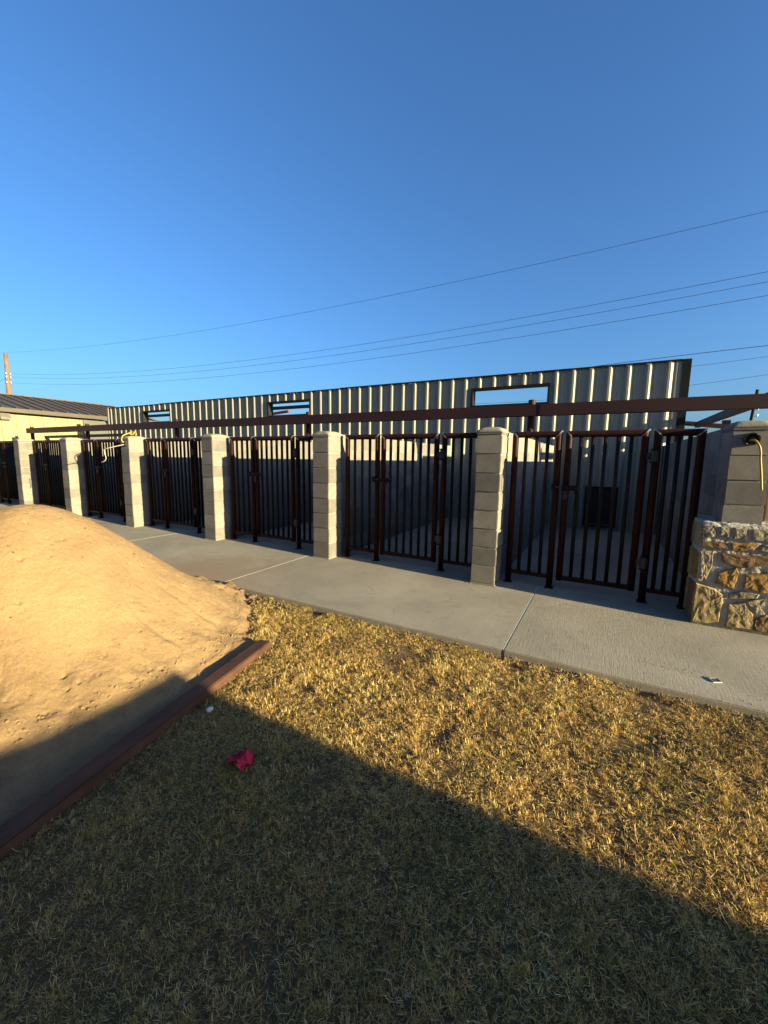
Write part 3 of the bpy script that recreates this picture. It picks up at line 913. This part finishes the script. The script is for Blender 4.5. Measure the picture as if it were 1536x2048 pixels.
flat = flat - fall - 0.012 * np.clip((1.65 - gy) / 0.6, 0, 1)
z = np.maximum(z, flat) + 0.012 * np.exp(-((z - flat) / 0.03) ** 2)
walkz = (gy > KERB - 0.01)
z = np.where(walkz, z + 0.025, z)
idx = np.arange(gx.size).reshape(gx.shape)
q = np.stack([idx[:-1, :-1], idx[1:, :-1], idx[1:, 1:], idx[:-1, 1:]], -1).reshape(-1, 4)
lim = np.where(gy > KERB - 0.03, -0.02, GZ - 0.03)
keep = (z > lim).ravel()[q].any(1)
# the bar lying on the lawn holds the toe back
BA, BB = Vector((-2.13, 2.07)), Vector((-1.393, -1.483))
bd = (BB - BA).normalized()
side = (gx - BA.x) * (-bd.y) + (gy - BA.y) * bd.x              # > 0 on the lawn side
z = np.where(side > -0.03, np.minimum(z, GZ - 0.05), z)
co = np.stack([gx, gy, z], -1).reshape(-1, 3)
q = q[keep]
used = np.unique(q)
remap = np.full(len(co), -1); remap[used] = np.arange(len(used))
sand = link('sand_pile', np_mesh('sand_pile', co[used], remap[q], M_sand))
tag(sand, 'heap of yellow builder\'s sand piled on the lawn at left', 'sand pile')
def sand_z(x, y):
    i, j = int(round((x - xs[0]) / step)), int(round((y - ys[0]) / step))
    return float(z[i, j]) if 0 <= i < z.shape[0] and 0 <= j < z.shape[1] else GZ

# ------------------------------------------------------------------ rusty steel bar on the lawn
mb = MB()
n_ = Vector((bd.y, -bd.x))
HW = 0.050
A3, B3 = BA, BB
mb.bar((A3.x, A3.y, -0.028), (B3.x, B3.y, -0.028), 2 * HW, 0.095)
bar_o = mb.build('steel_beam', simple('rusted_red_steel', (0.0300, 0.0124, 0.0085), (0.0850, 0.0368, 0.0221), 9, 0.7, 0.0, 0.5, 0.002, 60, stretch=(1, 0.35, 1)), bevel=0.006, seg=2)
tag(bar_o, 'long rusty red steel beam lying on the grass beside the sand', 'beam')

# ------------------------------------------------------------------ lawn
BARE = ((-1.24, 2.5, 0.16), (-1.05, 2.62, 0.10), (-0.2, 2.78, 0.14), (0.35, 2.72, 0.12), (-2.2, 2.75, 0.14), (0.45, 2.35, 0.13), (0.75, 2.2, 0.16), (0.2, 2.25, 0.08), (0.85, 2.55, 0.1))
PAL = np.array([(0.55, 0.36, 0.115), (0.68, 0.49, 0.20), (0.40, 0.24, 0.075), (0.12, 0.072, 0.030), (0.14, 0.135, 0.030), (0.29, 0.255, 0.06), (0.70, 0.56, 0.30)])
def lawn_mask(x, y, r, base):
    dens = base + 0.55 * vnoise(x, y, 0.22, 61) + 0.45 * vnoise(x, y, 0.08, 62)
    for bx_, by_, br in BARE:
        dens = dens - 0.75 * np.exp(-((x - bx_) ** 2 + (y - by_) ** 2) / br ** 2)
    dens = dens - 0.4 * np.clip((y - (KERB - 0.07)) / 0.06, 0, 1)
    sd = (x - BA.x) * (-bd.y) + (y - BA.y) * bd.x
    al = (x - BA.x) * bd.x + (y - BA.y) * bd.y
    ok = (r.uniform(0, 1, len(x)) < dens) & (y < KERB - 0.004)
    ok &= (sd > 0.055) | (al < -0.02)
    rs = np.sqrt(((x - SCX) / SRX) ** 2 + ((y - SCY) / SRY) ** 2)
    ok &= rs > 1.0 + 0.10 * vnoise(x, y, 0.2, 65) + 0.05 * r.uniform(-1, 1, len(x))
    return ok
def strips(x, y, z0, az, lean, curl, side, h, wd, col, SEG=2):
    N = len(x)
    wd = wd * np.clip((y + 0.9) / 2.4, 0.6, 1.0)                       # finer blades nearer the camera
    lev = []
    p = np.stack([x, y, z0], -1)
    zf = ground_z(x, y) + 0.002
    for s in range(SEG + 1):
        L_ = lean + curl * s / SEG
        A_ = az + side * s / SEG
        d = np.stack([np.sin(L_) * np.cos(A_), np.sin(L_) * np.sin(A_), np.cos(L_)], -1)
        perp = np.stack([-np.sin(A_ + 0.4), np.cos(A_ + 0.4), 0.35 * np.sin(az * 3)], -1)
        ww = wd * ((1.0, 0.9, 0.15) if SEG == 2 else (1.0, 0.95, 0.7, 0.15))[s]
        lev.append(p - perp * ww[:, None]); lev.append(p + perp * ww[:, None])
        p = p + d * (h / SEG)[:, None]
        p[:, 2] = np.maximum(p[:, 2], zf)
    NV = 2 * SEG + 2
    base = (np.arange(N) * NV)[:, None]
    q = np.concatenate([base + np.array([[2 * s, 2 * s + 1, 2 * s + 3, 2 * s + 2]]) for s in range(SEG)], 0)
    colv = np.ones((N * NV, 4), np.float32)
    colv[:, :3] = np.repeat(col * np.array([1.02, 0.98, 0.86]), NV, 0)
    return np.stack(lev, 1).reshape(-1, 3), q, colv
def greenness(x, y):
    return vnoise(x, y, 0.4, 71) + 0.6 * vnoise(x, y, 0.12, 72) + 0.9 * np.clip((y - 2.3) / 0.5, 0, 1) * (x < -1.3)
def tufts(count, per, x0, x1, y0, y1, hmin, hmax, wmul, seed, seg=2, far=False):
    r = np.random.default_rng(seed)
    tx, ty = r.uniform(x0, x1, count), r.uniform(y0, y1, count)
    ok = lawn_mask(tx, ty, r, 0.84)
    if far:                                        # the fine lawn in front is laid separately
        ok &= ~((tx > -2.9) & (tx < 1.55) & (ty > 0))
    tx, ty = tx[ok], ty[ok]
    n = len(tx)
    th = r.uniform(hmin, hmax, n) * (1 + 0.35 * vnoise(tx, ty, 0.13, 66) + 0.25 * vnoise(tx, ty, 0.4, 67))
    pg = np.clip(0.17 + 0.32 * greenness(tx, ty), 0.03, 0.8)
    tk = np.where(r.uniform(0, 1, n) < pg, r.choice([4, 5, 5], n), r.choice([0, 0, 1, 2, 6], n))
    ta = r.uniform(0, 2 * np.pi, n)                                    # the whole tuft leans one way
    tl = r.uniform(0, 0.7, n)
    k = np.repeat(np.arange(n), per)
    N = len(k)
    a = r.uniform(0, 2 * np.pi, N)
    rad = np.abs(r.normal(0, 0.008, N))
    x, y = tx[k] + rad * np.cos(a), np.minimum(ty[k] + rad * np.sin(a), KERB - 0.003)
    z0 = ground_z(x, y) + r.uniform(-0.004, 0.006, N)
    out = np.clip(r.normal(0.75, 0.38, N), 0.05, 1.45)
    vx, vy = np.sin(out) * np.cos(a) + 0.6 * np.sin(tl[k]) * np.cos(ta[k]), np.sin(out) * np.sin(a) + 0.6 * np.sin(tl[k]) * np.sin(ta[k])
    az = np.arctan2(vy, vx)
    lean = np.arctan2(np.hypot(vx, vy), np.cos(out))
    h = th[k] * r.uniform(0.55, 1.15, N)
    kk = np.where(r.uniform(0, 1, N) < 0.62, tk[k], r.choice([0, 1, 2, 3, 5, 6], N))
    patch = 1 + 0.30 * vnoise(x, y, 0.5, 75) + 0.28 * vnoise(x, y, 0.15, 76)
    col = np.clip(PAL[kk] * r.uniform(0.75, 1.12, (N, 1)) * patch[:, None], 0.01, 0.75)
    return strips(x, y, z0, az, lean, r.normal(0.45, 0.55, N), r.normal(0, 0.6, N), h, r.uniform(0.0008, 0.0015, N) * wmul, col, seg)
def thatch(count, x0, x1, y0, y1, hmin, hmax, wmul, seed, seg=2):
    r = np.random.default_rng(seed)
    x, y = r.uniform(x0, x1, count), r.uniform(y0, y1, count)
    ok = lawn_mask(x, y, r, 1.15)
    x, y = x[ok], y[ok]
    N = len(x)
    z0 = ground_z(x, y) + r.uniform(0.0, 0.012, N)
    kk = np.where(r.uniform(0, 1, N) < np.clip(0.08 + 0.15 * greenness(x, y), 0, .5), r.choice([4, 5], N), r.choice([0, 1, 2, 2, 3, 3, 6], N))
    col = PAL[kk] * r.uniform(0.6, 1.05, (N, 1))
    return strips(x, y, z0, r.uniform(0, 2 * np.pi, N), r.uniform(1.1, 1.6, N), r.normal(0.1, 0.4, N), r.normal(0, 0.8, N), r.uniform(hmin, hmax, N), r.uniform(0.0008, 0.0015, N) * wmul, col, seg)
parts = [tufts(43000, 12, -2.9, 1.55, 0.0, KERB, 0.012, 0.027, 0.85, 1),
         thatch(130000, -2.9, 1.55, 0.0, KERB, 0.012, 0.032, 0.9, 2),
         thatch(2600, -2.6, 1.5, 0.0, 2.8, 0.04, 0.085, 0.85, 3, 3),
         tufts(9000, 8, -4.5, 6.0, -2.2, KERB, 0.02, 0.04, 1.6, 4, 2, True),
         thatch(60000, -1.9, 0.9, 0.0, 1.5, 0.010, 0.026, 0.8, 5)]
off = 0
cs, qs, vs_ = [], [], []
for c_, q_, v_ in parts:
    cs.append(c_); qs.append(q_ + off); vs_.append(v_); off += len(c_)
me = np_mesh('grass', np.concatenate(cs), np.concatenate(qs), M_grass, False)
ca = me.color_attributes.new('blade_colour', 'FLOAT_COLOR', 'POINT')
ca.data.foreach_set('color', np.concatenate(vs_).ravel())
g = link('grass', me)
g['kind'] = 'stuff'; g['label'] = 'dry straw-coloured lawn with some green blades'; g['category'] = 'grass'

# ------------------------------------------------------------------ loose earth along the sidewalk edge
def lump(mb, c, s, r):
    bm = bmesh.new()
    bmesh.ops.create_icosphere(bm, subdivisions=1, radius=1)
    vs = [(c[0] + v.co.x * s * r.uniform(.6, 1.2), c[1] + v.co.y * s * r.uniform(.6, 1.2), c[2] + v.co.z * s * r.uniform(.4, .8)) for v in bm.verts]
    bm.verts.index_update()
    mb.add(vs, [tuple(v.index for v in f.verts) for f in bm.faces])
    bm.free()
r = random.Random(21)
mb = MB()
for i in range(200):
    x = r.uniform(-3.5, 1.3)
    y = KERB - 0.015 - abs(r.gauss(0, 0.035))
    lump(mb, (x, y, GZ + 0.01), r.uniform(0.004, 0.013), r)
for i in range(120):
    x = r.uniform(-3.75, -2.45)
    y = KERB - 0.03 - abs(r.gauss(0, 0.09)) + (-3.0 - x) * 0.03
    lump(mb, (x, y, max(GZ + 0.012, sand_z(x, y))), r.uniform(0.004, 0.022), r)
for bx_, by_ in ((-1.24, 2.5), (-1.05, 2.62), (0.45, 2.35), (0.75, 2.2), (-0.2, 2.78)):
    for i in range(45):
        lump(mb, (r.gauss(bx_, .08), min(r.gauss(by_, .05), KERB - .02), GZ + 0.004), r.uniform(0.003, 0.010) if i % 9 else r.uniform(0.012, 0.02), r)
o = mb.build('earth_clods', M_clod)
o['kind'] = 'stuff'; o['label'] = 'loose brown earth clods along the sidewalk edge'; o['category'] = 'earth'
for i, (x, y, s, lab) in enumerate(((-3.42, 2.83, 0.055, 'flat broken earth clod where the sand meets the sidewalk'), (-3.20, 2.80, 0.045, 'pale earth clod on the sidewalk edge beside the sand toe'), (-3.02, 2.76, 0.05, 'jagged earth clod between the sand toe and the green grass'))):
    m2 = MB(); lump(m2, (0, 0, 0), s, r)
    o = m2.build('earth_clod', M_clod); o.location = (x, y, max(GZ + s * .4, sand_z(x, y) + s * .25))
    tag(o, lab, 'clod', 'earth clods by the sand')
mb = MB()
for i in range(420):
    a = r.uniform(-0.75, 1.25)
    d = 1.0 + abs(r.gauss(0, 0.09)) - 0.06
    x, y = SCX + SRX * d * math.cos(a), SCY + SRY * d * math.sin(a)
    if (x - BA.x) * (-bd.y) + (y - BA.y) * bd.x > -0.06 and y < 2.1:
        continue
    lump(mb, (x, y, max(GZ + 0.014, sand_z(x, y) + 0.002) if y < KERB else max(0.002, sand_z(x, y))), r.uniform(0.003, 0.011), r)
o = mb.build('sand_crumbs', M_sand)
o['kind'] = 'stuff'; o['label'] = 'crumbs of sand scattered round the toe of the heap'; o['category'] = 'sand'
mb = MB()
for i in range(260):
    a = r.uniform(-2.2, 1.7); d = r.uniform(0, 1) ** 0.6 * 1.4
    x, y = SCX + d * math.cos(a), SCY + d * math.sin(a)
    zz = sand_z(x, y)
    if zz > 0.03:
        lump(mb, (x, y, zz + 0.002), r.choice((0.003, 0.004, 0.004, 0.005, 0.006, 0.009)), r)
o = mb.build('earth_specks', M_clod)
o['kind'] = 'stuff'; o['label'] = 'dark specks of earth and grit in the sand'; o['category'] = 'grit'
mb = MB()
for i in range(240):
    x = r.uniform(-6, 1.6)
    y = KERB + abs(r.gauss(0, 0.16)) if i % 3 else r.uniform(KERB, 4.3)
    lump(mb, (x, y, 0.0015), r.choice((0.0015, 0.002, 0.002, 0.003, 0.004)), r)
for xr in PR[:5]:
    for i in range(26):
        lump(mb, (r.uniform(xr - PW - 0.05, xr + 0.05), PY - abs(r.gauss(0.012, 0.02)), 0.002), r.uniform(0.002, 0.007), r)
o = mb.build('grit', M_mortar)
o['kind'] = 'stuff'; o['label'] = 'crumbs of mortar and grit strewn over the sidewalk'; o['category'] = 'grit'
m2 = MB(); lump(m2, (0, 0, 0), 0.022, r)
o = m2.build('pebble', M_white); o.location = (-1.83, 1.35, GZ + 0.02)
tag(o, 'small white pebble in the grass beside the rusty beam', 'pebble')

# ------------------------------------------------------------------ crumpled magenta cloth
N = 26
vs, fs = [], []
X, Y = np.meshgrid(np.linspace(-1, 1, N), np.linspace(-1, 1, N), indexing='ij')
Z = 0.020 + 0.018 * vnoise(X, Y, 0.7, 91) + 0.012 * np.abs(vnoise(X, Y, 0.35, 92)) + 0.006 * vnoise(X + 0.5 * Y, Y, 0.16, 93) + 0.010 * np.abs(vnoise(X - 0.6 * Y, Y * .3, 0.3, 96)) + 0.022 * np.exp(-((X - .35) ** 2 + (Y - .1) ** 2) / .12) - 0.012 * (X ** 2 + Y ** 2)
ox = X * 0.062 * (1 - 0.25 * np.abs(Y)) + 0.008 * vnoise(X, Y, 0.6, 94) + 0.012 * Y
oy = Y * 0.047 * (1 - 0.15 * np.abs(X)) + 0.008 * vnoise(X, Y, 0.6, 95)
idx = np.arange(N * N).reshape(N, N)
q = np.stack([idx[:-1, :-1], idx[1:, :-1], idx[1:, 1:], idx[:-1, 1:]], -1).reshape(-1, 4)
cut = ~((np.abs(X + 0.1) < 0.10 + 0.3 * (-0.5 - Y)) & (Y < -0.5)).ravel()            # notch in the near edge
q = q[cut[q].all(1)]
o = link('crumpled_cloth', np_mesh('crumpled_cloth', np.stack([ox, oy, Z], -1).reshape(-1, 3), q, M_cloth))
o.location = (-1.365, 1.155, GZ + 0.028)
o.rotation_euler = (0, 0, R(22))
tag(o, 'crumpled magenta rag lying in the shaded grass', 'cloth')

# ------------------------------------------------------------------ things on the pillars and slab
jb = thing('junction_box', (1.010, PY - 0.001, 1.575), 'round black electrical box on the face of the stone-based pillar', 'electrical box')
ring = MB()
n = 24
for rr_, yy in ((0.052, 0.0), (0.052, -0.034), (0.043, -0.034), (0.041, -0.004)):
    ring.v += [(rr_ * math.cos(2 * math.pi * k / n), yy, rr_ * math.sin(2 * math.pi * k / n)) for k in range(n)]
ring.f = [(i * n + k, i * n + (k + 1) % n, (i + 1) * n + (k + 1) % n, (i + 1) * n + k) for i in range(3) for k in range(n)] + [tuple(3 * n + k for k in range(n))]
ring.build('ring', M_black, jb)
for a in (50, 230):
    MB().tube([(0.047 * math.cos(R(a)), -0.033, 0.047 * math.sin(R(a))), (0.047 * math.cos(R(a)), -0.039, 0.047 * math.sin(R(a)))], 0.004, 8).build('screw', M_galv, jb)
def spline(pts, m_=6):
    P = [Vector(p) for p in pts]; out = []
    for i in range(len(P) - 1):
        p0, p1, p2, p3 = P[max(i - 1, 0)], P[i], P[i + 1], P[min(i + 2, len(P) - 1)]
        for k in range(m_):
            t = k / m_
            out.append(0.5 * ((2 * p1) + (p2 - p0) * t + (2 * p0 - 5 * p1 + 4 * p2 - p3) * t * t + (3 * p1 - p0 - 3 * p2 + p3) * t ** 3))
    return out + [P[-1]]
o = MB().tube(spline([(1.00, 4.312, 1.565), (1.02, 4.25, 1.562), (1.05, 4.225, 1.50), (1.065, 4.235, 1.40), (1.085, 4.245, 1.28), (1.10, 4.25, 1.17)]), 0.0075, 8).build('cable', M_cable, smooth=True)
tag(o, 'yellow cable hanging from the round box on the stone-based pillar', 'cable')
jb2 = thing('junction_box', (-7.90, PY - 0.001, 1.565), 'small round black electrical box on the fourth plain pillar', 'electrical box')
MB().add([(v_[0] * .75, v_[1] * .8, v_[2] * .75) for v_ in ring.v], ring.f).build('ring', M_black, jb2)
o = MB().tube(spline([(-7.90, 4.315, 1.565), (-7.97, 4.22, 1.535), (-8.10, 4.12, 1.49), (-8.20, 4.10, 1.47), (-8.20, 4.10, 1.40), (-8.19, 4.11, 1.30), (-8.24, 4.10, 1.245), (-8.31, 4.09, 1.23)]), 0.0085, 8).build('cable', M_tancable, smooth=True)
tag(o, 'stiff tan cable sticking out left of the fourth plain pillar', 'cable')
o = MB().tube(spline([(-7.91, 4.31, 1.585), (-7.925, 4.27, 1.64), (-7.90, 4.28, 1.72), (-7.87, 4.36, 1.765), (-7.83, 4.42, 1.80), (-7.77, 4.42, 1.80), (-7.75, 4.40, 1.765), (-7.80, 4.36, 1.745), (-7.86, 4.40, 1.77), (-7.80, 4.46, 1.79), (-7.74, 4.44, 1.74)]), 0.010, 8).build('cable', M_cable, smooth=True)
tag(o, 'yellow cable looped over the cap of the fourth plain pillar', 'cable')

br = thing('metal_bracket', (0.715, 3.125, 0.0015), 'small grey bracket with white rim lying on the sidewalk slab at right', 'bracket')
br.rotation_euler = (R(3), R(-5), R(20))
MB().box(-0.022, 0.022, -0.02, 0.02, 0.003, 0.006).build('plate', M_lamp, br)
for a_ in ((-0.025, -0.022, -0.02, 0.02), (0.022, 0.025, -0.02, 0.02), (-0.025, 0.025, 0.02, 0.023), (-0.025, 0.025, -0.023, -0.02)):
    MB().box(a_[0], a_[1], a_[2], a_[3], 0.001, 0.0075).build('flange', M_white, br)
r = random.Random(4)
mb = MB()
for i in range(46):
    t = r.random()
    cx, cy = 0.33 + 0.30 * t + r.gauss(0, 0.02), 3.215 - 0.05 * math.sin(t * 3.0) + r.gauss(0, 0.012)
    k = 9
    sx, sy = r.uniform(0.006, 0.022), r.uniform(0.003, 0.009)
    mb.add([(cx + sx * math.cos(2 * math.pi * q_ / k) * r.uniform(0.5, 1), cy + sy * math.sin(2 * math.pi * q_ / k) * r.uniform(0.5, 1), 0.0008 + i * 2e-5) for q_ in range(k)], [tuple(range(k))])
mb.build('dust_smear', M_dust, walk)
